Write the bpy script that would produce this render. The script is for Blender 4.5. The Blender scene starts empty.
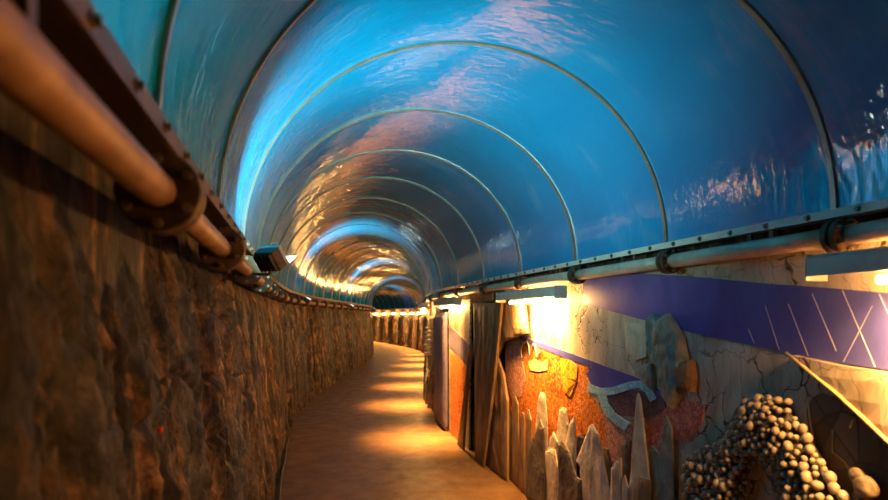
import bpy, bmesh, math, random
import numpy as np
from mathutils import Vector, noise, Matrix
random.seed(7)
C = bpy.context.scene.collection
F, CX, HY, EYE = 592.0, 444.0, 316.0, 1.5      # focal length in pixels, image centre column, horizon row, eye height

# ------------------------------------------------------------------ the tunnel's centre line
KD = np.array([-6., -3, 0, 2.04, 4.04, 7.2, 9.5, 12, 16, 20, 24, 28, 32, 36, 42])
KX = np.array([2.30, 1.55, .80, .286, -.20, -.92, -1.28, -1.42, -1.50, -1.58, -1.88, -2.72, -4.1, -5.75, -8.6])
def spline(x, y):
    n = len(x); h = np.diff(x); A = np.zeros((n, n)); b = np.zeros(n); A[0, 0] = A[-1, -1] = 1
    for i in range(1, n - 1):
        A[i, i-1] = h[i-1]; A[i, i] = 2*(h[i-1]+h[i]); A[i, i+1] = h[i]
        b[i] = 6*((y[i+1]-y[i])/h[i] - (y[i]-y[i-1])/h[i-1])
    m = np.linalg.solve(A, b)
    def f(q):
        i = np.clip(np.searchsorted(x, q) - 1, 0, n - 2); hh = h[i]; a = x[i+1]-q; c = q-x[i]
        return m[i]*a**3/(6*hh) + m[i+1]*c**3/(6*hh) + (y[i]/hh - m[i]*hh/6)*a + (y[i+1]/hh - m[i+1]*hh/6)*c
    return f
XC = spline(KD, KX)
DD = np.linspace(-6, 42, 4801); XX = XC(DD)
SS = np.concatenate([[0], np.cumsum(np.hypot(np.diff(DD), np.diff(XX)))]); SS -= np.interp(0, DD, SS)
TX = np.gradient(XX, SS); TY = np.gradient(DD, SS)
def fr(s):
    px, py = float(np.interp(s, SS, XX)), float(np.interp(s, SS, DD))
    tx, ty = float(np.interp(s, SS, TX)), float(np.interp(s, SS, TY))
    l = math.hypot(tx, ty)
    return px, py, tx/l, ty/l
def W(s, t, z):                       # arc length, sideways (right is +), height -> world
    px, py, tx, ty = fr(s)
    return Vector((px + ty*t, py - tx*t, z))
def T(s):
    _, _, tx, ty = fr(s); return Vector((tx, ty, 0))
def N(s):                             # points to the right wall
    _, _, tx, ty = fr(s); return Vector((ty, -tx, 0))
def s_at(d): return float(np.interp(d, DD, SS))
_curve = {}
def column_on_wall(px, t):            # the place (s, depth) where a picture column meets the wall surface at t
    if t not in _curve:
        ss = np.linspace(s_at(.35), s_at(9.6), 1500)
        pts = [W(s, t, 0) for s in ss]
        _curve[t] = (ss, np.array([p.x/p.y*F + CX for p in pts]), np.array([p.y for p in pts]))
    ss, col, dep = _curve[t]
    if t > 0: return float(np.interp(px, col[::-1], ss[::-1])), float(np.interp(px, col[::-1], dep[::-1]))
    return float(np.interp(px, col, ss)), float(np.interp(px, col, dep))
def on_wall(p, t):
    s, d = column_on_wall(p[0], t)
    if p[1] == 'f': return s, .004
    return s, max(.004, EYE + (HY - p[1]) / F * d)

# ------------------------------------------------------------------ helpers
WARM = (1.0, .50, .13)
def materials():
    M = {}
    def new(name):
        m = bpy.data.materials.new(name); m.use_nodes = True
        nt = m.node_tree; b = nt.nodes['Principled BSDF']
        return m, nt, b
    def coords(nt, scale, uv):
        tc = nt.nodes.new('ShaderNodeTexCoord'); mp = nt.nodes.new('ShaderNodeMapping')
        nt.links.new(tc.outputs['UV' if uv else 'Object'], mp.inputs['Vector']); mp.inputs['Scale'].default_value = scale
        return mp.outputs['Vector']
    def noise_tex(nt, vec, scale, detail=5, rough=.6, dist=0.):
        n = nt.nodes.new('ShaderNodeTexNoise'); nt.links.new(vec, n.inputs['Vector'])
        n.inputs['Scale'].default_value = scale; n.inputs['Detail'].default_value = detail
        n.inputs['Roughness'].default_value = rough; n.inputs['Distortion'].default_value = dist
        return n.outputs['Fac']
    def ramp(nt, fac, stops):
        r = nt.nodes.new('ShaderNodeValToRGB'); e = r.color_ramp.elements
        while len(e) < len(stops): e.new(.5)
        for k, (p, c) in enumerate(stops):
            e[k].position = p; e[k].color = (*c, 1) if len(c) == 3 else c
        nt.links.new(fac, r.inputs['Fac']); return r.outputs['Color']
    def bump(nt, b, h, strength, dist):
        n = nt.nodes.new('ShaderNodeBump'); n.inputs['Strength'].default_value = strength; n.inputs['Distance'].default_value = dist
        nt.links.new(h, n.inputs['Height']); nt.links.new(n.outputs['Normal'], b.inputs['Normal']); return n
    def mix(nt, fac, a, b_):
        m = nt.nodes.new('ShaderNodeMix'); m.data_type = 'RGBA'
        for sock, v in ((m.inputs[0], fac), (m.inputs[6], a), (m.inputs[7], b_)):
            if hasattr(v, 'is_linked') or not isinstance(v, (tuple, float, int)): nt.links.new(v, sock)
            else: sock.default_value = v if not isinstance(v, tuple) else (*v, 1)
        return m.outputs[2]
    def mottled(name, stops, scale=8, vec=(1, 1, 1), uv=False, rough=.7, metal=0., bs=.4, bd=.01, bscale=None, detail=6, spec=.5):
        m, nt, b = new(name)
        v = coords(nt, vec, uv)
        f = noise_tex(nt, v, scale, detail, .65, .3)
        nt.links.new(ramp(nt, f, stops), b.inputs['Base Color'])
        b.inputs['Roughness'].default_value = rough; b.inputs['Metallic'].default_value = metal
        b.inputs['Specular IOR Level'].default_value = spec
        if bs: bump(nt, b, noise_tex(nt, v, bscale or scale*3, 6, .7), bs, bd)
        M[name] = m; return m
    # rock of the left wall: brown and grey, streaked downwards
    m, nt, b = new('rock')
    v = coords(nt, (1, .15, 1), True)
    fa = noise_tex(nt, v, 11, 10, .72, .5); fb = noise_tex(nt, coords(nt, (1, .45, 1), True), 17, 6, .7, .6)
    fm = nt.nodes.new('ShaderNodeMix'); fm.inputs[0].default_value = .42; nt.links.new(fa, fm.inputs[2]); nt.links.new(fb, fm.inputs[3]); f1 = fm.outputs[0]
    c1 = ramp(nt, f1, [(.40, (.004, .003, .002)), (.48, (.038, .021, .011)), (.54, (.20, .096, .038)), (.63, (.64, .35, .15))])
    v2 = coords(nt, (1, .12, 1), True)
    g = ramp(nt, noise_tex(nt, v2, 3.6, 3, .5), [(.50, (0, 0, 0)), (.56, (.9, .9, .9))])
    gr = ramp(nt, f1, [(.38, (.012, .011, .010)), (.5, (.075, .066, .062)), (.64, (.22, .195, .18))])
    c2 = mix(nt, g, c1, gr)
    nt.links.new(c2, b.inputs['Base Color']); b.inputs['Roughness'].default_value = .62
    bump(nt, b, noise_tex(nt, coords(nt, (1, .35, 1), True), 24, 9, .75), 1., .06)
    M['rock'] = m
    # concrete path
    m, nt, b = new('concrete')
    v = coords(nt, (1, 1, 1), True)
    c = ramp(nt, noise_tex(nt, v, 3.5, 8, .7, .4), [(.3, (.078, .037, .013)), (.5, (.14, .072, .027)), (.7, (.19, .105, .044))])
    nt.links.new(c, b.inputs['Base Color'])
    nt.links.new(ramp(nt, noise_tex(nt, v, 6, 5, .6), [(.3, (.34, .34, .34)), (.7, (.62, .62, .62))]), b.inputs['Roughness'])
    bump(nt, b, noise_tex(nt, v, 120, 4, .7), .12, .003)
    b.inputs['Specular IOR Level'].default_value = .2; M['concrete'] = m
    # glossy blue vault sheets with pale scuffs
    m, nt, b = new('blue_sheet')
    sc = noise_tex(nt, coords(nt, (1, .25, 1), True), 7, 7, .7, .8)
    big = noise_tex(nt, coords(nt, (1, 1, 1), True), 1.6, 3, .5)
    mu = nt.nodes.new('ShaderNodeMath'); mu.operation = 'MULTIPLY'; nt.links.new(sc, mu.inputs[0]); nt.links.new(big, mu.inputs[1])
    k = ramp(nt, mu.outputs[0], [(.31, (0, 0, 0)), (.45, (.26, .26, .26))])
    blue = ramp(nt, big, [(.3, (.0, .22, .50)), (.7, (.0, .285, .62))])
    nt.links.new(mix(nt, k, blue, (.38, .52, .62)), b.inputs['Base Color'])
    nt.links.new(ramp(nt, sc, [(.45, (.03, .03, .03)), (.8, (.11, .11, .11))]), b.inputs['Roughness'])
    b.inputs['IOR'].default_value = 2.15
    b.inputs['Coat Weight'].default_value = .0; b.inputs['Coat Roughness'].default_value = .06
    bn = bump(nt, b, noise_tex(nt, coords(nt, (3.2, 1.3, 1), True), 2.4, 2, .5), .28, .02)
    fine = nt.nodes.new('ShaderNodeBump'); fine.inputs['Strength'].default_value = .6; fine.inputs['Distance'].default_value = .004
    nt.links.new(noise_tex(nt, coords(nt, (2.2, 1, 1), True), 12, 2, .5), fine.inputs['Height']); nt.links.new(fine.outputs['Normal'], bn.inputs['Normal'])
    M['blue_sheet'] = m
    # mural ground: pale tiles, vertical joints, irregular cracks
    m, nt, b = new('cream_tile')
    v = coords(nt, (1, 1, 1), True)
    base = ramp(nt, noise_tex(nt, coords(nt, (1, .3, 1), True), 6, 6, .65), [(.3, (.25, .19, .13)), (.5, (.46, .375, .28)), (.7, (.62, .53, .42))])
    vo = nt.nodes.new('ShaderNodeTexVoronoi'); vo.feature = 'DISTANCE_TO_EDGE'; vo.inputs['Scale'].default_value = 7.5
    wob = nt.nodes.new('ShaderNodeTexNoise'); wob.inputs['Scale'].default_value = 9; nt.links.new(v, wob.inputs['Vector'])
    ad = nt.nodes.new('ShaderNodeVectorMath'); ad.operation = 'MULTIPLY_ADD'; nt.links.new(wob.outputs['Color'], ad.inputs[0]); ad.inputs[1].default_value = (.16, .16, 0); nt.links.new(coords(nt, (1, .75, 1), True), ad.inputs[2])
    nt.links.new(ad.outputs[0], vo.inputs['Vector'])
    where = ramp(nt, noise_tex(nt, v, 2.2, 3, .5), [(.47, (0, 0, 0)), (.54, (1, 1, 1))])
    crack = ramp(nt, vo.outputs['Distance'], [(.012, (1, 1, 1)), (.03, (0, 0, 0))])
    br = nt.nodes.new('ShaderNodeTexBrick'); br.offset = 0; br.inputs['Scale'].default_value = 1; br.inputs['Brick Width'].default_value = .085
    br.inputs['Row Height'].default_value = .27; br.inputs['Mortar Size'].default_value = .0022; br.inputs['Mortar Smooth'].default_value = .2
    nt.links.new(ad.outputs[0], br.inputs['Vector'])
    mm = nt.nodes.new('ShaderNodeMath'); mm.operation = 'MULTIPLY'; nt.links.new(where, mm.inputs[0]); nt.links.new(crack, mm.inputs[1])
    mx = nt.nodes.new('ShaderNodeMath'); mx.operation = 'MAXIMUM'; nt.links.new(mm.outputs[0], mx.inputs[0])
    bf = nt.nodes.new('ShaderNodeMath'); bf.operation = 'MULTIPLY'; bf.inputs[1].default_value = .55; nt.links.new(br.outputs['Fac'], bf.inputs[0]); nt.links.new(bf.outputs[0], mx.inputs[1])
    nt.links.new(mix(nt, mx.outputs[0], base, (.05, .035, .022)), b.inputs['Base Color'])
    b.inputs['Roughness'].default_value = .5
    inv = nt.nodes.new('ShaderNodeMath'); inv.operation = 'SUBTRACT'; inv.inputs[0].default_value = 1; nt.links.new(mx.outputs[0], inv.inputs[1])
    bump(nt, b, inv.outputs[0], .8, .006)
    M['cream_tile'] = m
    def tesserae(name, stops, scale, rough=.45):   # coloured broken-tile mosaic
        m, nt, b = new(name)
        v = coords(nt, (1, 1, 1), True)
        vo = nt.nodes.new('ShaderNodeTexVoronoi'); vo.inputs['Scale'].default_value = scale; nt.links.new(v, vo.inputs['Vector'])
        sep = nt.nodes.new('ShaderNodeSeparateColor'); nt.links.new(vo.outputs['Color'], sep.inputs[0])
        ve = nt.nodes.new('ShaderNodeTexVoronoi'); ve.feature = 'DISTANCE_TO_EDGE'; ve.inputs['Scale'].default_value = scale; nt.links.new(v, ve.inputs['Vector'])
        av = nt.nodes.new('ShaderNodeMix'); av.inputs[0].default_value = .55; nt.links.new(sep.outputs[0], av.inputs[2]); nt.links.new(noise_tex(nt, v, 4, 3), av.inputs[3])
        col = ramp(nt, av.outputs[0], stops)
        e = ramp(nt, ve.outputs['Distance'], [(.02, (1, 1, 1)), (.06, (0, 0, 0))])
        nt.links.new(mix(nt, e, col, tuple(x*.6 for x in stops[0][1])), b.inputs['Base Color'])
        b.inputs['Roughness'].default_value = rough
        bump(nt, b, ve.outputs['Distance'], .5, .006); M[name] = m
    tesserae('orange_mosaic', [(.25, (.30, .05, .012)), (.42, (.62, .15, .015)), (.58, (.80, .30, .03)), (.7, (.66, .20, .08)), (.8, (.80, .45, .12))], 46)
    tesserae('flame_mosaic', [(.3, (.80, .16, .01)), (.5, (.95, .55, .04)), (.7, (.95, .35, .02))], 46)
    tesserae('coral_mosaic', [(.3, (.42, .16, .10)), (.5, (.60, .26, .17)), (.7, (.68, .38, .26))], 40)
    tesserae('red_mosaic', [(.3, (.42, .10, .08)), (.5, (.58, .17, .13)), (.7, (.66, .25, .18))], 34)
    tesserae('sky_mosaic', [(.3, (.24, .48, .54)), (.6, (.38, .66, .70))], 44)
    tesserae('plum_mosaic', [(.3, (.07, .035, .05)), (.6, (.15, .075, .10))], 24)
    tesserae('peach_mosaic', [(.3, (.52, .30, .22)), (.6, (.70, .46, .36))], 44)
    tesserae('lime_mosaic', [(.3, (.50, .46, .16)), (.6, (.70, .66, .30))], 30)
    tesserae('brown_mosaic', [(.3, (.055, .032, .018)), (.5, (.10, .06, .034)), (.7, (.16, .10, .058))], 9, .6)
    mottled('indigo', [(.3, (.05, .05, .25)), (.55, (.075, .075, .33)), (.75, (.10, .10, .38))], 5, (1, .5, 1), True, .35, bs=.1)
    mottled('violet', [(.3, (.10, .075, .13)), (.7, (.20, .16, .24))], 6, rough=.5)
    mottled('lilac_line', [(.3, (.34, .32, .46)), (.7, (.48, .46, .60))], 9, rough=.4, bs=0)
    mottled('pale_stone', [(.25, (.36, .26, .165)), (.5, (.62, .48, .33)), (.75, (.76, .62, .46))], 9, rough=.65, bs=.5)
    mottled('dark_stone', [(.3, (.06, .042, .03)), (.5, (.13, .095, .065)), (.75, (.24, .18, .12))], 9, rough=.7, bs=.7)
    mottled('grey_stone', [(.25, (.10, .095, .07)), (.5, (.25, .235, .18)), (.75, (.40, .37, .29))], 14, rough=.7, bs=.8)
    mottled('rust_stone', [(.3, (.16, .08, .03)), (.6, (.32, .16, .06))], 18, rough=.75)
    mottled('brown_stone', [(.25, (.09, .048, .022)), (.5, (.25, .14, .065)), (.75, (.42, .26, .14))], 8, (1, 1, .3), rough=.65, bs=.9)
    mottled('timber', [(.25, (.07, .035, .016)), (.5, (.18, .10, .045)), (.75, (.32, .19, .095))], 10, (1, 1, .12), rough=.6, bs=.6)
    mottled('pebble', [(.25, (.15, .11, .08)), (.5, (.28, .22, .165)), (.75, (.40, .33, .26))], 14, rough=.42, bs=.2)
    mottled('mortar', [(.3, (.05, .042, .036)), (.7, (.12, .10, .085))], 20, rough=.85, bs=.8)
    mottled('ochre_edge', [(.3, (.50, .30, .10)), (.7, (.72, .48, .20))], 14, rough=.4, bs=.3)
    mottled('pipe_steel', [(.25, (.40, .27, .17)), (.5, (.58, .45, .33)), (.75, (.70, .58, .46))], 10, (1, 1, 1), rough=.42, metal=.1, bs=.25, bd=.003)
    mottled('pipe_rust', [(.25, (.14, .065, .03)), (.5, (.28, .14, .065)), (.75, (.40, .22, .11))], 10, (1, 1, 1), rough=.5, metal=.2, bs=.3, bd=.003)
    mottled('flange_iron', [(.25, (.04, .025, .016)), (.5, (.09, .052, .03)), (.75, (.19, .10, .05))], 22, rough=.6, metal=.4, bs=.5, bd=.003)
    mottled('bolt_iron', [(.3, (.16, .12, .09)), (.7, (.34, .25, .17))], 40, rough=.4, metal=.7, bs=0)
    mottled('edge_bar', [(.3, (.66, .54, .42)), (.7, (.84, .72, .58))], 8, rough=.5, metal=.1, bs=.15, bd=.002)
    mottled('dark_bar', [(.3, (.06, .035, .022)), (.7, (.16, .09, .05))], 10, rough=.5, metal=.4, bs=.3, bd=.003)
    mottled('joint_strip', [(.3, (.30, .25, .20)), (.7, (.44, .38, .31))], 8, rough=.35, metal=.6, bs=0)
    mottled('lamp_metal', [(.3, (.58, .50, .42)), (.7, (.74, .66, .57))], 12, rough=.4, metal=.1, bs=0)
    mottled('lamp_dark', [(.3, (.05, .04, .035)), (.7, (.12, .10, .09))], 12, rough=.5, metal=.3, bs=0)
    mottled('rubber', [(.3, (.008, .007, .007)), (.7, (.02, .018, .016))], 12, rough=.55, bs=0)
    mottled('red_plastic', [(.3, (.65, .01, .01)), (.7, (.85, .03, .02))], 12, rough=.3, bs=0)
    def glow(name, col, k):
        m, nt, b = new(name)
        b.inputs['Base Color'].default_value = (.8, .8, .8, 1); b.inputs['Emission Color'].default_value = (*col, 1); b.inputs['Emission Strength'].default_value = k
        M[name] = m
    glow('tube_light', WARM, TUBE); glow('dim_tube_light', WARM, TUBE*1.0)
    glow('flood_light', (.62, .92, 1.0), FLOOD)
    return M
TUBE, FLOOD, STRIP = 270., 30., 62.
M = materials()

BASE = {}                              # world position of every root
def thing(name, loc, label, cat, group=None, kind=None):
    o = bpy.data.objects.new(name, None); o.empty_display_size = .1; C.objects.link(o); o.location = loc
    BASE[o.name] = Vector(loc)
    return tag(o, label, cat, group, kind)
def tag(o, label=None, cat=None, group=None, kind=None):
    for k, v in (('label', label), ('category', cat), ('group', group), ('kind', kind)):
        if v: o[k] = v
    return o
def obj(name, bm, mat, parent=None, smooth=False, label=None, base=None):
    """One mesh object from a bmesh in world coordinates; its origin is its root's base (or BASE point given)."""
    b = BASE[parent.name] if parent else (Vector(base) if base is not None else Vector((0, 0, 0)))
    bmesh.ops.translate(bm, verts=bm.verts, vec=-b)
    bmesh.ops.recalc_face_normals(bm, faces=bm.faces)
    me = bpy.data.meshes.new(name); bm.to_mesh(me); bm.free()
    if smooth:
        for p in me.polygons: p.use_smooth = True
    me.materials.append(M[mat])
    o = bpy.data.objects.new(name, me); C.objects.link(o)
    if parent: o.parent = parent
    else: o.location = b
    BASE[o.name] = b
    if label: o['label'] = label
    return o
def structure(o): o['kind'] = 'structure'; return o
def add_box(bm, c, u, v, w, su, sv, sw, bev=0.):
    u, v, w = u.normalized(), v.normalized(), w.normalized()
    vs = [bm.verts.new(c + u*(a*su/2) + v*(b*sv/2) + w*(d*sw/2)) for a in (-1, 1) for b in (-1, 1) for d in (-1, 1)]
    fs = [bm.faces.new([vs[i] for i in q]) for q in ((0,1,3,2), (4,6,7,5), (0,4,5,1), (2,3,7,6), (0,2,6,4), (1,5,7,3))]
    if bev:
        es = {e for f in fs for e in f.edges}
        bmesh.ops.bevel(bm, geom=list(es), offset=bev, segments=2, affect='EDGES', profile=.5)
def add_tube(bm, pts, r, n=12, cap=True):
    rings = []
    for k, p in enumerate(pts):
        a = pts[max(k-1, 0)]; b = pts[min(k+1, len(pts)-1)]; d = (b-a).normalized()
        ref = Vector((0, 0, 1)) if abs(d.z) < .9 else Vector((1, 0, 0))
        u = d.cross(ref).normalized(); v = d.cross(u)
        rr = r[k] if isinstance(r, (list, tuple)) else r
        rings.append([bm.verts.new(p + u*rr*math.cos(2*math.pi*i/n) + v*rr*math.sin(2*math.pi*i/n)) for i in range(n)])
    for a, b in zip(rings, rings[1:]):
        for i in range(n): bm.faces.new((a[i], a[(i+1) % n], b[(i+1) % n], b[i]))
    if cap: bm.faces.new(rings[0][::-1]); bm.faces.new(rings[-1])
def grid_mesh(ss, vs, fn, closed=False):
    bm = bmesh.new(); uv = bm.loops.layers.uv.new('UVMap')
    g = [[bm.verts.new(fn(s, v)) for v in vs] for s in ss]
    for i in range(len(ss)-1):
        for j in range(len(vs)-1):
            f = bm.faces.new((g[i][j], g[i+1][j], g[i+1][j+1], g[i][j+1]))
            for l, (a, b) in zip(f.loops, ((i, j), (i+1, j), (i+1, j+1), (i, j+1))): l[uv].uv = (ss[a], vs[b])
    return bm
def nz(x, y, z=0.): return noise.noise(Vector((x, y, z)))
def frange(a, b, st):
    n = max(1, round((b-a)/st)); return [a + (b-a)*i/n for i in range(n+1)]
def inside(p, poly):
    c = False; j = len(poly)-1
    for i in range(len(poly)):
        a, b = poly[i], poly[j]
        if (a[1] > p[1]) != (b[1] > p[1]) and p[0] < (b[0]-a[0])*(p[1]-a[1])/(b[1]-a[1]) + a[0]: c = not c
        j = i
    return c
def edge_dist(p, poly):
    best = 9.
    for i in range(len(poly)):
        a, b = poly[i], poly[(i+1) % len(poly)]
        dx, dy = b[0]-a[0], b[1]-a[1]; l = dx*dx+dy*dy
        k = 0 if l == 0 else max(0, min(1, ((p[0]-a[0])*dx+(p[1]-a[1])*dy)/l))
        best = min(best, math.hypot(p[0]-a[0]-k*dx, p[1]-a[1]-k*dy))
    return best
def relief(pix, t_back, edge, dome=0., width=.05, rough=0., cell=.05, t_ref=None, seed=0., sz=None):
    """A slab standing on the wall: outline seen at picture points PIX, back at T_BACK, EDGE thick at the rim, domed by DOME towards the middle."""
    poly = sz or [on_wall(p, t_ref if t_ref is not None else t_back - edge) for p in pix]
    bm = bmesh.new()
    f = bm.faces.new([bm.verts.new((a, b, 0)) for a, b in poly])
    f.normal_update(); bmesh.ops.triangulate(bm, faces=[f])
    lo = [min(p[i] for p in poly) for i in (0, 1)]; hi = [max(p[i] for p in poly) for i in (0, 1)]
    for ax in (0, 1):
        k = max(1, int((hi[ax]-lo[ax])/cell))
        for i in range(1, k):
            co = [0, 0, 0]; no = [0, 0, 0]; co[ax] = lo[ax] + (hi[ax]-lo[ax])*i/k; no[ax] = 1
            bmesh.ops.bisect_plane(bm, geom=bm.verts[:]+bm.edges[:]+bm.faces[:], dist=1e-5, plane_co=co, plane_no=no)
    bmesh.ops.remove_doubles(bm, verts=bm.verts, dist=1e-4)
    for v in bm.verts:
        q = min(1, edge_dist((v.co.x, v.co.y), poly)/width)
        h = edge + dome*math.sqrt(max(0, 1-(1-q)**2))
        if rough: h += rough*q*(nz(v.co.x*9+seed, v.co.y*4, 3.1) + .6*nz(v.co.x*27+seed, v.co.y*13, 7.7))
        v.co.z = max(.002, h)
    bnd = [e for e in bm.edges if e.is_boundary]
    r = bmesh.ops.extrude_edge_only(bm, edges=bnd)
    back = [x for x in r['geom'] if isinstance(x, bmesh.types.BMVert)]
    for v in back: v.co.z = 0
    bmesh.ops.holes_fill(bm, edges=[e for e in bm.edges if e.is_boundary], sides=0)
    uv = bm.loops.layers.uv.new('UVMap')
    for f in bm.faces:
        for l in f.loops: l[uv].uv = (l.vert.co.x, l.vert.co.y)
    for v in bm.verts: v.co = W(v.co.x, t_back - v.co.z, v.co.y)
    return bm
ORD = ('first second third fourth fifth sixth seventh eighth ninth tenth eleventh twelfth thirteenth fourteenth fifteenth sixteenth seventeenth eighteenth '
       'nineteenth twentieth twenty-first twenty-second twenty-third twenty-fourth twenty-fifth twenty-sixth twenty-seventh twenty-eighth twenty-ninth thirtieth').split()

# ------------------------------------------------------------------ the setting
R, SPRING = 1.05, 1.86
bm = grid_mesh(frange(-3, 6, .1) + frange(6, 40, .3)[1:], frange(-1.25, 1.2, .08), lambda s, t: W(s, t, .006*nz(s*1.3, t*1.5)))
structure(obj('floor', bm, 'concrete', smooth=True))

def rock_disp(s, z, side):
    q = side*41.7
    h = .060*nz(s*1.7+q, z*.3) + (.12*(.30-abs(nz(s*2.3+q, z*.12, 41.))*1.6) + .06*(.3-abs(nz(s*5.5+q, z*.2, 45.))*1.4))*min(1, max(.3, (s-.8)/2)) + .030*nz(s*5.2+q, z*.35, 2.) + .024*nz(s*13+q, z*(.9 if s > 3 else .9+.6*(3-s)), 5.) + (.010 if s > 3 else .010+.004*(3-s))*nz(s*29+q, z*5, 9.)
    if s < 5: h += min(1, (5-s)/2)*(.016*nz(s*48+q, z*15, 31.) + .012*nz(s*80, z*34+q, 37.))
    h += .022*(.5-abs(nz(s*9+q, z*.6, 21.))*2) + .014*(.4-abs(nz(s*21+q, z*3, 25.))*2)
    c = nz(s*2.9+q, z*.35, 11.); h -= .05*math.exp(-(c/.035)**2)
    c = nz(s*3.6+q, z*2.4, 17.); h -= .03*math.exp(-(c/.03)**2)*(1 if s < 4 else .3)
    return h
def left_face(s, z):
    t = -1.150 + .15*(1-z/1.7) + rock_disp(s, z, 1)
    if z > 1.45: t -= .5*(z-1.45)**2
    return W(s, max(-1.195, min(t, -.965 if z < 1.6 else -1.112)), z)
ss = frange(-2.5, 0, .1) + frange(0, 2.6, .011)[1:] + frange(2.6, 5, .02)[1:] + frange(5, 12, .04)[1:] + frange(12, 30, .09)[1:]
bm = grid_mesh(ss, frange(-.02, 1.85, .016), left_face)
structure(obj('wall_left', bm, 'rock', smooth=True))
S_ROCK = column_on_wall(503, 1.118)[0]
def right_face(s, z):
    t = 1.145
    if s > S_ROCK:
        k = min(1, (s-S_ROCK)/.3); t -= k*(1.2*rock_disp(s, z, 2) + .03 + .05*(1-z/1.8))
    lo = 1.088 if s < 9.4 else 1.0
    if z > 1.5: lo = max(lo, 1.13)
    return W(s, max(lo, min(t, 1.18)), z)
ss = frange(-3, S_ROCK, .3) + frange(S_ROCK, 12, .04)[1:] + frange(12, 40, .09)[1:]
bm = grid_mesh(ss, frange(-.02, 1.85, .034), lambda s, z: right_face(s, z))
structure(obj('wall_right', bm, 'rock', smooth=True))

# the vault: one glossy sheet per bay, a cover strip over each joint
ARCH = [s_at(d) for d in (1.17, 2.09, 3.04, 4.04)]
STEP = 1.03
while ARCH[0] > -2.5: ARCH.insert(0, ARCH[0]-STEP)
FIRST = [i for i, s in enumerate(ARCH) if abs(s - s_at(1.17)) < .01][0]
while ARCH[-1] < 39: ARCH.append(ARCH[-1]+STEP)
def skew(s): return .28*max(0., min(1., (10-s)/4))      # the sheets are set square to the street above, not to the bend
def foot(s0, side): return s0 - skew(s0)*side*R - (.07 if side < 0 else 0)
ceil = thing('ceiling', W(0, 0, SPRING), None, None, None, 'structure')
def vault(s, a, r, bay):
    w = .004*nz(s*2.1+bay*7.3, a*1.6) + .0015*nz(s*6+bay*3.1, a*5)
    t = -(r+w)*math.cos(a); return W(s - skew(s)*t, t, SPRING + (r+w)*math.sin(a))
for k in range(len(ARCH)-1):
    bm = bmesh.new(); uv = bm.loops.layers.uv.new('UVMap')
    near = k < FIRST + 6
    ss = frange(ARCH[k], ARCH[k+1], .06 if near else .13); aa = frange(0, math.pi, math.pi/(96 if near else 56))
    g = [[bm.verts.new(vault(s, a, R, k)) for a in aa] for s in ss]
    for i in range(len(ss)-1):
        for j in range(len(aa)-1):
            f = bm.faces.new((g[i][j], g[i][j+1], g[i+1][j+1], g[i+1][j]))
            for l, (p, q) in zip(f.loops, ((i, j), (i, j+1), (i+1, j+1), (i+1, j))): l[uv].uv = (ss[p], aa[q]*R)
    obj('panel', bm, 'blue_sheet', ceil, True)
for k, s0 in enumerate(ARCH):
    bm = bmesh.new(); aa = frange(0, math.pi, math.pi/72); w = .011 if k < FIRST+5 else .008
    prof = ((-w, R+.003), (-w, R-.010), (w, R-.010), (w, R+.003))
    rows = [[bm.verts.new(W(s0+a+skew(s0)*r*math.cos(q), -r*math.cos(q), SPRING + r*math.sin(q))) for a, r in prof] for q in aa]
    for p, q in zip(rows, rows[1:]):
        for i in range(4): bm.faces.new((p[i], p[(i+1) % 4], q[(i+1) % 4], q[i]))
    bm.faces.new(rows[0]); bm.faces.new(rows[-1][::-1])
    obj('cover_strip', bm, 'joint_strip', ceil)

# edge bars that clamp the sheets' feet
def edge_rail(side, mat, label, z0, z1, bolts, lip=.012):
    t = thing('edge_rail', W(1.5, side*R, z0), label, 'rail')
    prof = ((R-lip, z1), (R-lip, z0), (R-lip+.008, z0), (R-lip+.008, z1-.008), (R+.15, z1-.008), (R+.15, z1))
    ss = frange(-3, 8, .25) + frange(8, 39, .5)[1:]
    bm = bmesh.new()
    rows = [[bm.verts.new(W(s, side*a, z)) for a, z in prof] for s in ss]
    for p, q in zip(rows, rows[1:]):
        for i in range(len(prof)): bm.faces.new((p[i], p[(i+1) % 6], q[(i+1) % 6], q[i]))
    bm.faces.new(rows[0]); bm.faces.new(rows[-1][::-1])
    obj('bar', bm, mat, t)
    for k in range(bolts):
        s = s_at(.55) + k*.2
        bm = bmesh.new(); n = -N(s)*side; c = W(s, side*(R-lip), (z0+z1)/2)
        add_tube(bm, [c - n*.002, c + n*.003], .012, 14); add_tube(bm, [c + n*.003, c + n*.011], .0075, 6)
        obj('bolt', bm, 'bolt_iron', t)
edge_rail(1, 'edge_bar', 'long bolted steel strip clamping the vault sheets above the mural wall', 1.842, 1.872, 34)
edge_rail(-1, 'dark_bar', 'long dark bolted strip clamping the vault sheets above the rough rock wall', 1.826, 1.864, 30, .046)

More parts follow.
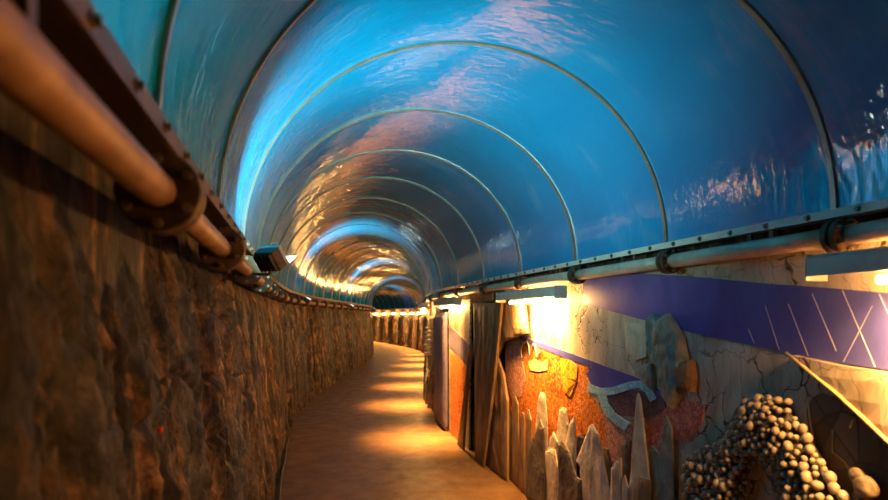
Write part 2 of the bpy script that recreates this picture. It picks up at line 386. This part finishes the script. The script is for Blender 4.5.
# ------------------------------------------------------------------ pipes along both walls
def pipe_length(side, k, s0, s1, t, z, r, rf, mat, where, near):
    lab = f'{ORD[k]} length of {where}, counted from the camera'
    o = thing('pipe', W(s0, side*t, z), lab, 'pipe', 'lengths of ' + where)
    n = 20 if near else 10
    bm = bmesh.new(); e = .012
    add_tube(bm, [W(s0 + .020 + (s1-s0-.020-e)*i/4, side*t, z) for i in range(5)], r, n)
    obj('tube', bm, mat, o, True)
    d = T(s1)
    for (a, b_) in ((.030, .004), (-.004, -.030)) if near else ((.030, -.030),):
        bm = bmesh.new(); c0 = W(s1-a-.012, side*t, z); ctr = W(s1-.012, side*t, z)
        p0, p1 = ctr - d*a, ctr - d*b_
        add_tube(bm, [p0, p0 + (p1-p0)*.12, p0 + (p1-p0)*.88, p1], [rf*.95, rf, rf, rf*.95], 28 if near else 12)
        fl = obj('flange', bm, 'flange_iron', o, False)
        if near and a > 0:
            u = N(s1); v = Vector((0, 0, 1))
            for q in range(6):
                an = math.radians(30 + 60*q); c = p0 + (u*math.cos(an) + v*math.sin(an))*rf*.78
                bm = bmesh.new(); add_tube(bm, [c - d*.012, c + d*.001], .0095, 6); add_tube(bm, [c - d*.018, c - d*.012], .006, 8)
                obj('bolt', bm, 'bolt_iron', fl)
    if near:                             # strap that carries the pipe from the edge strip
        for q in (.30, .42):
            sm = s0 + (s1-s0)*q; bm = bmesh.new()
            add_box(bm, W(sm, side*t, (z+r-.004+TOPZ[side])/2), T(sm), N(sm), Vector((0, 0, 1)), .022, .012, TOPZ[side]-z-r+.004, .002)
            obj('clip', bm, 'dark_bar', o)
    return o
TOPZ = {1: 1.860, -1: 1.852}
def run(side, t, z, r, rf, mat, where, last):
    i = FIRST - 1; k = 0
    while i+1 < len(ARCH) and ARCH[i] < last and k < len(ORD):
        s0, s1 = foot(ARCH[i], side), foot(ARCH[i+1], side)
        pipe_length(side, k, s0, s1-.001, t, z, r, rf, mat, where, k < 6); i += 1; k += 1
run(-1, 1.02, 1.732, .032, .076, 'pipe_rust', 'rusty flanged pipe along top of rock wall', 24)
run(1, 1.055, 1.776, .035, .062, 'pipe_steel', 'flanged pipe above the mural wall', 27)

# ------------------------------------------------------------------ lamps
def strip_light(k, s, label, length=1.24, z=1.605):
    t = .985 if k < 2 else .965; reach = 1.112 - t if k < 2 else .085
    o = thing('strip_light', W(s, t, z), label, 'lamp', 'strip lights along the mural wall')
    u, n, v = T(s), N(s), Vector((0, 0, 1))
    prof = ((-.060, .030), (-.062, .090), (-.028, .105), (.034, .105), (.034, .098), (-.024, .098), (-.054, .085), (-.054, .030))
    bm = bmesh.new(); c = W(s, t, z)
    rows = [[bm.verts.new(c + u*(e*length/2) + n*a + v*b) for a, b in prof] for e in (-1, 1)]
    for i in range(8): bm.faces.new((rows[0][i], rows[0][(i+1) % 8], rows[1][(i+1) % 8], rows[1][i]))
    bm.faces.new(rows[0][::-1]); bm.faces.new(rows[1])
    obj('housing', bm, 'lamp_metal', o)
    bm = bmesh.new(); add_tube(bm, [c - u*length*.33 + v*.008, c + u*length*.33 + v*.008], .014, 10)
    obj('tube', bm, 'tube_light' if k else 'dim_tube_light', o, True)
    ld = bpy.data.lights.new('strip_light_beam', 'AREA'); ld.shape = 'RECTANGLE'; ld.size = length*.62; ld.size_y = .05
    ld.energy = STRIP*(1.1, .85, .95)[min(k, 2)]; ld.spread = math.radians((135, 120, 56)[min(k, 2)]); ld.color = WARM
    lo = bpy.data.objects.new('strip_light_beam', ld); C.objects.link(lo); lo.parent = o
    lo.rotation_mode = 'QUATERNION'; zz = (v + n*(-.45 if k < 2 else .16)).normalized(); lo.rotation_quaternion = Matrix((u, zz.cross(u), zz)).transposed().to_quaternion(); lo.location = -v*.010 + n*.005
    for e in (-1, 1):
        bm = bmesh.new(); p = c + u*(e*(length/2 + .004)) + v*.04
        add_box(bm, p - n*.016 + v*.02, u, n, v, .008, .092, .09, .002)
        obj('end_cap', bm, 'lamp_metal', o)
        bm = bmesh.new(); p = c + u*(e*length*.34)
        add_tube(bm, [p + v*.094 + n*.0, p + v*.094 + n*.05, p + v*.060 + n*reach], .009, 8)
        obj('bracket', bm, 'lamp_metal', o)
S_L = [s_at(1.2), s_at(4.42), s_at(7.12), s_at(9.9), s_at(12.6), s_at(15.3), s_at(18), s_at(20.6), s_at(23)]
while S_L[-1] < 37: S_L.append(S_L[-1]+1.9)
NAMED = {0: 'grey strip light at picture edge glowing over the violet band', 1: 'grey strip light over the big white glare patch on the mural',
         2: 'small strip light above the narrow white and orange mosaic panel'}
for k, s in enumerate(S_L):
    strip_light(k, s, NAMED.get(k, f'{ORD[k]} strip light from the camera along the mural wall'))


def floodlight(k, s, label):
    t, z = -.885, 1.725
    u, n, v = T(s), N(s), Vector((0, 0, 1))
    o = thing('floodlight', W(s, t, z), label, 'lamp', 'floodlights on the rock wall pipe')
    aim = (n*.55 + u*.62 + v*.66).normalized() if k == 0 else (n*.52 + v*.85).normalized(); side = aim.cross(v).normalized(); up = side.cross(aim)
    c = W(s, t, z+.02)
    bm = bmesh.new(); add_box(bm, c, side, up, aim, .115, .095, .05, .008)
    obj('housing', bm, 'flange_iron', o)
    bm = bmesh.new()
    for q in (-1, 1):
        add_box(bm, c + side*q*.055 + aim*.030, side, up, aim, .005, .095, .016); add_box(bm, c + up*q*.045 + aim*.030, side, up, aim, .105, .005, .016)
    obj('rim', bm, 'lamp_metal', o)
    bm = bmesh.new(); add_box(bm, c + aim*.028, side, up, aim, .102, .082, .005)
    obj('lens', bm, 'flood_light', o)
    bm = bmesh.new(); add_box(bm, c + aim*.062 - up*.050, side, up, aim, .115, .004, .075, .001); obj('added_visor', bm, 'flange_iron', o)  # plate added under the lens to keep spill light off pipe and wall
    ld = bpy.data.lights.new('floodlight_beam', 'AREA'); ld.shape = 'RECTANGLE'; ld.size = .095; ld.size_y = .075; ld.color = (.50, 1.0, .86)
    ld.energy = 34 if k == 0 else 18; ld.spread = math.radians(140 if k == 0 else 78)
    lo = bpy.data.objects.new('floodlight_beam', ld); C.objects.link(lo); lo.parent = o
    lo.rotation_mode = 'QUATERNION'; lo.rotation_quaternion = aim.to_track_quat('-Z', 'Y'); lo.location = c + aim*.038 - W(s, t, z)
    for q in range(5):
        bm = bmesh.new(); add_box(bm, c - aim*.032 + side*(q-2)*.022, side, up, aim, .004, .08, .016); obj('fin', bm, 'lamp_dark', o)
    bm = bmesh.new(); p = W(s, t, z)
    add_box(bm, p - v*.045 - n*.035, u, n, v, .04, .07, .010, .002); add_box(bm, p - v*.018, u, n, v, .03, .012, .05, .002)
    obj('bracket', bm, 'flange_iron', o)
for k, d in enumerate((2.78, 9.4, 15.2, 21.6, 27.5)):
    floodlight(k, s_at(d), ('grey boxy floodlight beside the pipe on the rock wall', 'second floodlight, a bright white spot where rock wall meets vault',
                            'third floodlight, a white spot farther along the rock wall top', 'fourth floodlight, the last white spot on the rock wall top', 'fifth floodlight around the bend, lighting the far end of the vault')[k])

# ------------------------------------------------------------------ the mural on the right wall
TB = 1.128                                   # back of the mural board; its face is at 1.118
mur = thing('mosaic_mural', W(s_at(3.), TB, 0), 'wide tile mural with indigo band and orange mosaic on the tunnel wall', 'mural')
s_a, s_b = column_on_wall(1500, 1.118)[0], column_on_wall(505, 1.118)[0]
obj('tile_ground', relief(None, TB, .010, sz=[(s_a, .004), (s_b, .004), (s_b, 1.82), (s_a, 1.82)], cell=.2), 'cream_tile', mur)
def patch(name, pix, mat, lift=.003, dome=0., width=.03, cell=.12, parent=None, label=None, smooth=False):
    return obj(name, relief(pix, 1.1175, lift, dome, width, cell=cell), mat, parent or mur, smooth, label)
band = patch('indigo_band', [(583, 279), (610, 275), (636, 273), (685, 276), (730, 280), (773, 284), (830, 288), (888, 293), (960, 300), (1100, 318), (1100, 420), (960, 386), (888, 370),
      (807, 358), (742, 343), (685, 331), (647, 321), (610, 311), (583, 304)], 'indigo', .004)
for (x0, y0, x1, y1) in ((748, 329, 754, 343), (765, 306, 779, 350), (788, 304, 808, 356), (812, 294, 836, 351), (842, 290, 875, 367), (879, 294, 905, 350), (872, 306, 843, 362), (606, 284, 611, 292), (630, 282, 636, 296)):
    a, b = on_wall((x0, y0), 1.112), on_wall((x1, y1), 1.112)
    bm = bmesh.new(); add_tube(bm, [W(a[0], 1.113, a[1]), W((a[0]+b[0])/2, 1.113, (a[1]+b[1])/2), W(b[0], 1.113, b[1])], .0013, 6)
    obj('streak', bm, 'lilac_line', band, False, 'thin lilac slanting streak')
patch('orange_field', [(507, 342), (520, 338), (545, 347), (570, 356), (588, 363), (590, 384), (600, 402), (606, 428), (602, 460), (560, 480), (535, 470), (520, 440), (507, 400)], 'orange_mosaic', .004)
patch('coral_field', [(588, 386), (604, 396), (612, 418), (640, 420), (668, 404), (672, 430), (660, 470), (620, 490), (600, 470), (606, 430), (600, 404)], 'coral_mosaic', .0035)
patch('red_brown_patch', [(507, 342), (518, 339), (522, 360), (526, 380), (522, 396), (512, 400), (505, 375)], 'coral_mosaic', .0065, label='reddish brown mosaic')
patch('peach_patch', [(590, 376), (598, 380), (604, 392), (598, 404), (592, 396), (586, 388)], 'peach_mosaic', .0068, label='pale peach mosaic')
patch('lower_indigo_band', [(519, 336), (545, 344), (575, 355), (605, 366), (640, 379), (663, 393), (666, 401), (650, 394), (634, 386), (610, 391), (592, 386), (586, 374), (592, 367), (570, 360), (545, 350), (520, 340)], 'indigo', .007)
patch('plum_lens', [(601, 401), (606, 394), (616, 391), (634, 390), (650, 393), (663, 399), (666, 407), (658, 414), (646, 417), (621, 416), (606, 410)], 'plum_mosaic', .008)
def ribbon(pts, w):
    a, b = [], []
    for k, p in enumerate(pts):
        q0, q1 = pts[max(k-1, 0)], pts[min(k+1, len(pts)-1)]; l = math.hypot(q1[0]-q0[0], q1[1]-q0[1])
        nx, ny = -(q1[1]-q0[1])/l*w, (q1[0]-q0[0])/l*w; a.append((p[0]+nx, p[1]+ny)); b.append((p[0]-nx, p[1]-ny))
    return a + b[::-1]
patch('sky_blue_line', ribbon([(589, 388), (600, 392), (612, 391), (622, 388), (631, 385), (640, 384), (648, 390), (653, 400)], 3.8), 'sky_mosaic', .011)
patch('sky_blue_line', ribbon([(602, 395), (605, 406), (611, 415), (619, 422), (627, 427)], 4.2), 'sky_mosaic', .013)
patch('red_patch', [(670, 406), (682, 399), (704, 406), (701, 424), (690, 442), (676, 440), (664, 434), (649, 449), (646, 430)], 'red_mosaic', .007)
patch('lime_patch', [(528, 362), (534, 359), (541, 363), (548, 359), (547, 370), (538, 372), (530, 370)], 'lime_mosaic', .008)
patch('flame_tongue', [(560, 358), (570, 360), (577, 367), (576, 382), (570, 397), (564, 392), (561, 374)], 'flame_mosaic', .009, .006)
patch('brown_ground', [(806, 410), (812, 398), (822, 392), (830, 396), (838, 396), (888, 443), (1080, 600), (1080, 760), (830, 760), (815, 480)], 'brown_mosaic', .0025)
bm = bmesh.new()
def wall_line(bm, pts, t, r):
    w = [on_wall(p, t) for p in pts]; add_tube(bm, [W(a, t, z) for a, z in w], r, 6)
wall_line(bm, [(522, 358), (521, 350), (523, 344), (527, 341), (529, 346), (530, 356), (532, 348), (534, 344), (536, 350), (537, 357), (540, 351)], 1.106, .006)
obj('scroll', bm, 'pale_stone', mur, True, 'cream scrolling line')
for pts in ([(850, 428), (853, 420), (850, 410), (812, 400)][:2], [(808, 400), (811, 424), (815, 448)], [(833, 430), (833, 452), (846, 462), (855, 480)]):
    bm = bmesh.new(); wall_line(bm, pts, 1.114, .004); obj('ridge', bm, 'ochre_edge', mur, True)

def stone(name, pix, back, edge, dome, mat, label, cat='stone', group=None, width=.04, rough=.006, cell=.035, smooth=False):
    bm = relief(pix, back, edge, dome, width, rough, cell, seed=pix[0][0])
    lo = min((v.co for v in bm.verts), key=lambda c: c.z).copy()
    return tag(obj(name, bm, mat, None, smooth, base=lo), label, cat, group)
# raised slab with an ochre rim under the band
t = thing('slanted_plate', W(s_at(1.9), 1.1, 1.2), 'raised tan slab with glowing ochre diagonal rim under the indigo band', 'slab')
obj('face', relief([(789, 355), (840, 366), (888, 373), (960, 389), (1080, 418), (1080, 600), (888, 443), (838, 396)], 1.108, .036, .006, .03, .003, .06), 'cream_tile', t)
bm = bmesh.new(); wall_line(bm, [(786, 353), (812, 374), (838, 395), (862, 417), (888, 442), (960, 504), (1080, 606)], 1.068, .007)
obj('rim', bm, 'ochre_edge', t, True)
# crag
t = thing('crag', W(column_on_wall(668, 1.06)[0], 1.1, 1.1), 'grey knobbly stone crag with rust patch rising into the indigo band', 'stone')
obj('body', relief([(648, 319), (653, 313), (660, 319), (667, 313), (674, 322), (682, 338), (686, 358), (684, 375), (680, 396), (672, 409), (664, 396), (660, 370), (652, 358), (647, 343)], 1.108, .018, .034, .04, .020, .016), 'grey_stone', t)
obj('rust_facet', relief([(674, 367), (680, 362), (689, 360), (692, 379), (690, 392), (679, 384)], 1.108, .034, .014, .04, .012, .025), 'rust_stone', t, False, 'rust brown facet')
bm = relief([(655, 332), (659, 334), (658, 345), (653, 346)], 1.062, .012, .006, .01, .004, .02); obj('rust_spot', bm, 'rust_stone', t, False, 'rust brown spot')
stone('stone_plate', [(624, 322), (647, 325), (646, 357), (634, 361), (626, 350)], 1.110, .016, .004, 'pale_stone', 'smooth pale slab just beside the grey crag under the band', 'slab', None, .02, .002)
stone('stone_plate', [(629, 362), (640, 365), (650, 364), (652, 378), (652, 390), (646, 386), (636, 374)], 1.110, .022, .008, 'grey_stone', 'dull grey slab at the foot of the crag above the plum oval', 'slab', None, .02, .004)

# pointed stones along the mural's foot
G = 'pointed stones along the foot of the mural'
def q4(*p): return [(510 + x/5., 'f' if y == 'f' else 400 + y/5.) for x, y in p]
STONES = [
 (0, q4((330, 280), (335, 185), (352, 176), (375, 168), (362, 260), (360, 'f'), (332, 'f')), 'dark_stone', 'dark stub of stone just before the big pale pointed stone'),
 (0, q4((455, 252), (472, 240), (487, 246), (506, 330), (512, 'f'), (470, 'f')), 'dark_stone', 'dark blunt stone between big pale cone and small pale spike'),
 (0, q4((548, 232), (575, 205), (602, 202), (598, 300), (600, 'f'), (548, 'f')), 'dark_stone', 'dark square-topped stone behind the tall thin pale spire'),
 (0, q4((680, 252), (708, 228), (738, 258), (765, 340), (770, 'f'), (685, 'f')), 'grey_stone', 'low grey stone between tall thin spire and the grey spire beside the pebbles'),
 (0, q4((233, 160), (246, 48), (262, 36), (282, 46), (292, 130), (290, 'f'), (236, 'f')), 'pale_stone', 'blunt pale stone with a lit flat top under the orange mosaic'),
 (1, q4((268, 250), (300, 110), (320, 84), (328, 200), (330, 'f'), (270, 'f')), 'pale_stone', 'slim pale stone leaning beside the blunt flat-topped one'),
 (1, q4((128, 120), (140, 0), (150, -40), (172, -30), (186, 120), (190, 'f'), (130, 'f')), 'pale_stone', 'tall gold-lit stone rising highest in front of the orange mosaic'),
 (1, q4((188, 260), (200, 190), (216, 160), (236, 210), (240, 'f'), (188, 'f')), 'pale_stone', 'short pale stone tip just beside the tall gold-lit stone'),
 (1, q4((742, 340), (765, 160), (778, 80), (790, 100), (806, 140), (816, 400), (818, 'f'), (738, 'f')), 'grey_stone', 'grey-green spire between the thin pale spire and the pebble arch'),
 (2, q4((330, 305), (370, 200), (398, 128), (408, 120), (436, 168), (455, 250), (500, 480), (520, 'f'), (345, 'f'), (350, 340)), 'pale_stone', 'big broad pale cone, the widest of the pointed stones'),
 (2, q4((590, 480), (606, 330), (620, 120), (632, -20), (638, -36), (650, 0), (668, 160), (692, 380), (706, 480), (712, 'f'), (580, 'f')), 'pale_stone', 'tall thin pale spire crossing the plum oval'),
 (2, q4((88, 280), (120, 170), (150, 98), (166, 140), (172, 380), (172, 'f'), (80, 'f')), 'dark_stone', 'dark leaf-shaped stone with gold edge next to the brown rock slab'),
 (2, q4((174, 258), (200, 246), (222, 250), (240, 340), (246, 'f'), (196, 'f')), 'pale_stone', 'pale column between dark leaf stone and hunched dark stone'),
 (3, q4((238, 222), (262, 205), (292, 258), (330, 385), (352, 400), (356, 'f'), (240, 'f')), 'dark_stone', 'hunched dark stone with curved lit back before the broad pale cone'),
 (3, q4((505, 340), (535, 300), (552, 288), (553, 400), (550, 'f'), (495, 'f')), 'pale_stone', 'small pale spike between broad cone and thin spire'),
 (3, q4((570, 376), (588, 440), (590, 'f'), (552, 'f'), (560, 420)), 'pale_stone', 'tiny pale shard leaning at the base of the thin spire'),
 (3, q4((616, 440), (650, 384), (690, 400), (704, 470), (708, 'f'), (608, 'f')), 'brown_stone', 'rounded brown stone in front of the foot of thin spire'),
 (0, q4((10, 40), (25, -20), (40, 20), (44, 'f'), (6, 'f')), 'brown_stone', 'thin brown shard right against the brown rock slab'),
 (1, q4((48, 90), (58, 60), (70, 70), (76, 'f'), (44, 'f')), 'brown_stone', 'thin gold-edged splinter between brown rock slab and dark leaf stone'),
 (1, q4((82, 60), (92, 46), (106, 100), (112, 'f'), (80, 'f')), 'brown_stone', 'narrow hooked splinter behind the dark leaf stone'),
]
LAY = [(1.104, .014), (1.084, .014), (1.064, .016), (1.042, .018)]
for lay, pix, mat, lab in STONES:
    stone('pointed_stone', pix, LAY[lay][0], LAY[lay][1]*.6, LAY[lay][1]*.4, mat, lab, 'stone', G, .03, .004)

# pebble arch
def q6(*p): return [(660 + x/4.44, 390 + y/4.44) for x, y in p]
arch = thing('pebble_arch', W(column_on_wall(760, 1.05)[0], 1.09, 0), 'arched mound covered in round pebbles at the foot of the mural', 'relief')
outer = q6((96, 900), (98, 480), (104, 310), (160, 265), (250, 236), (300, 185), (335, 100), (362, 52), (420, 36), (480, 26), (545, 46), (585, 130), (655, 220), (705, 310), (748, 400), (800, 488), (900, 700), (980, 900),
           (640, 900), (560, 600), (530, 488), (498, 410), (455, 335), (425, 318), (392, 345), (366, 392), (358, 488), (340, 620), (330, 900))
obj('mound', relief(outer, 1.104, .02, .05, .10, .01, .03), 'mortar', arch, True)
protos = []
for q in range(6):
    bm = bmesh.new(); bmesh.ops.create_icosphere(bm, subdivisions=2, radius=1)
    for v in bm.verts: v.co *= 1 + .16*nz(v.co.x*1.3+q*9, v.co.y*1.3, v.co.z*1.3)
    me = bpy.data.meshes.new('pebble'); bm.to_mesh(me); bm.free(); me.materials.append(M['pebble'])
    for p in me.polygons: p.use_smooth = True
    protos.append(me)
spots = []
poly_sz = [on_wall(p, 1.05) for p in outer]
lo = [min(p[i] for p in poly_sz) for i in (0, 1)]; hi = [max(p[i] for p in poly_sz) for i in (0, 1)]
for _ in range(30000):
    p = (random.uniform(lo[0], hi[0]), random.uniform(lo[1], hi[1])); r = random.choice((.011, .013, .015, .017, .019, .022))
    if not inside(p, poly_sz): continue
    e = edge_dist(p, poly_sz)
    if all((p[0]-q[0])**2 + (p[1]-q[1])**2 > ((r+q[2])*.82)**2 for q in spots): spots.append((p[0], p[1], r, e))
def seen_z(p):
    w = W(p[0], 1.05, p[1]); return HY - (p[1]-EYE)/w.y*F
spots.sort(key=lambda p: (seen_z(p) > 496, -p[2]))
rest = bmesh.new()
for k, (s, z, r, e) in enumerate(spots):
    q = min(1, e/.10); c = W(s, 1.104 - .02 - .05*math.sqrt(max(0, 1-(1-q)**2)) - r*.35, z)
    mw = Matrix.LocRotScale(c - BASE[arch.name], Matrix.Rotation(random.uniform(0, 6.3), 3, 'Z') @ Matrix.Rotation(random.uniform(-.5, .5), 3, 'X'), Vector((r, r*random.uniform(.75, 1), r*random.uniform(.8, 1.25))))
    if k < 100:
        o = bpy.data.objects.new('pebble', protos[k % 6]); C.objects.link(o); o.parent = arch; o.matrix_local = mw
    else:
        b2 = bmesh.new(); b2.from_mesh(protos[k % 6]); b2.transform(Matrix.Translation(BASE[arch.name]) @ mw)
        me = bpy.data.meshes.new('tmp'); b2.to_mesh(me); b2.free(); rest.from_mesh(me); bpy.data.meshes.remove(me)
o = obj('pebbles', rest, 'pebble', arch, True); o['kind'] = 'stuff'
# small rubble cluster at the frame's lower corner
for k, (x, y, r, lab) in enumerate(((857, 476, .028, 'upper brown cobble of the small cluster below the ochre rim'), (866, 487, .036, 'largest brown cobble of the small cluster below the ochre rim'),
                                     (857, 497, .022, 'lower brown cobble of the small cluster next to the pebble arch'))):
    s, z = on_wall((x, y), 1.08); c = W(s, 1.106-r*.8, z)
    bm = bmesh.new(); bmesh.ops.create_icosphere(bm, subdivisions=3, radius=r)
    for v in bm.verts: v.co *= 1 + .3*nz(v.co.x*30+k*5, v.co.y*30, v.co.z*30)
    for v in bm.verts: v.co = c + N(s)*v.co.x*.7 + T(s)*v.co.y*1.2 + Vector((0, 0, v.co.z))
    tag(obj('cobble', bm, 'dark_stone', None, True, base=c), lab, 'stone', 'cobbles below the ochre rim')

# ------------------------------------------------------------------ rock slabs, timbers and the second panel farther along
stone('rock_plate', [(473, 303), (524, 303), (527, 333), (514, 338), (503, 342), (497, 357), (503, 374), (507, 401), (507, 'f'), (500, 'f'), (476, 'f')], 1.075, .020, .012,
      'brown_stone', 'brown rock slab with jagged edge beside the orange mosaic', 'slab', None, .08, .012, .04)
stone('timber_post', [(496, 296), (502, 296), (494, 380), (483, 'f'), (474, 'f'), (487, 380)], 1.012, .022, .006, 'timber', 'dark slanting timber over the brown rock slab', 'timber', None, .02, .003, .05)
stone('timber_post', [(468, 352), (472, 345), (466, 400), (463, 'f'), (457, 'f'), (463, 400)], 1.012, .022, .006, 'timber', 'pale slanting timber beside the narrow mosaic panel', 'timber', None, .02, .003, .05)
pan = thing('mosaic', W(column_on_wall(458, 1.06)[0], 1.08, 0), 'narrow panel with white top, indigo diagonal and orange mosaic', 'mural')
def pp(name, pix, lift, mat, lab=None): obj(name, relief(pix, 1.075, lift, cell=.1), mat, pan, False, lab)
pp('board', [(449, 303), (470, 299), (469, 'f'), (449, 'f')], .02, 'cream_tile')
pp('indigo_stripe', [(449.5, 325), (469, 344), (468, 366), (449.5, 346)], .025, 'violet')
pp('orange_patch', [(450, 352), (458, 356), (468, 370), (466, 400), (463, 'f'), (451, 'f')], .024, 'orange_mosaic')
stone('painted_post', [(436, 313), (446, 312), (446, 'f'), (436, 'f')], 1.05, .03, .03, 'violet', 'violet-grey upright pillar beyond the narrow mosaic panel', 'pillar', None, .1, .01, .08, True)
led = thing('slate_ledge', W(s_at(9.0), 1.05, .9), 'pile of gold-lit slate layers jutting from the wall beyond the pillar', 'ledge')
for k in range(7):
    s = s_at(8.9 + .10*random.uniform(-1, 1)); z = .92 + k*.066
    bm = bmesh.new(); add_box(bm, W(s, .985 + .02*random.uniform(-1, 1), z), T(s), N(s), Vector((0, 0, 1)), .30, .09, .03, .006)
    obj('slab', bm, 'pale_stone', led)

# ------------------------------------------------------------------ odds and ends
pts = []
for i in range(60):
    s = s_at(2.2) + i*.09; pts.append(W(s, -.915 + .015*nz(s*1.7, .5) - .012*max(0, s-4.5), .022))
bm = bmesh.new(); add_tube(bm, pts, .011, 8)
tag(obj('cable', bm, 'rubber', None, True, base=pts[0]), 'black cable lying on the floor along the rock wall foot', 'cable')
s, d = column_on_wall(160, -1.0)
c = W(s, -1.0, EYE + (HY-430)/F*d)
bm = bmesh.new(); bmesh.ops.create_uvsphere(bm, u_segments=12, v_segments=8, radius=.0055); bmesh.ops.translate(bm, verts=bm.verts, vec=c)
tag(obj('marker', bm, 'red_plastic', None, True, base=c), 'tiny bright red dot on the rough brown rock wall', 'marker')

# ------------------------------------------------------------------ camera, world, view
cd = bpy.data.cameras.new('camera'); cam = bpy.data.objects.new('camera', cd); C.objects.link(cam)
cam.location = (0, 0, EYE); cam.rotation_euler = (math.pi/2, 0, 0)
cd.sensor_width = 36; cd.lens = F/888*36; cd.shift_y = (HY-250)/888; cd.clip_start = .02
cd.dof.use_dof = True; cd.dof.focus_distance = 4.2; cd.dof.aperture_fstop = 2.4
sc = bpy.context.scene; sc.camera = cam
w = bpy.data.worlds.new('world'); sc.world = w; w.use_nodes = True
w.node_tree.nodes['Background'].inputs[0].default_value = (.004, .004, .005, 1)
sc.view_settings.view_transform = 'Standard'; sc.view_settings.look = 'None'; sc.view_settings.exposure = 0; sc.view_settings.gamma = 1
sc.view_settings.use_curve_mapping = False
sc.cycles.max_bounces = 8; sc.cycles.diffuse_bounces = 4; sc.cycles.glossy_bounces = 6; sc.cycles.sample_clamp_indirect = 8
sc.cycles.caustics_reflective = False; sc.cycles.caustics_refractive = False
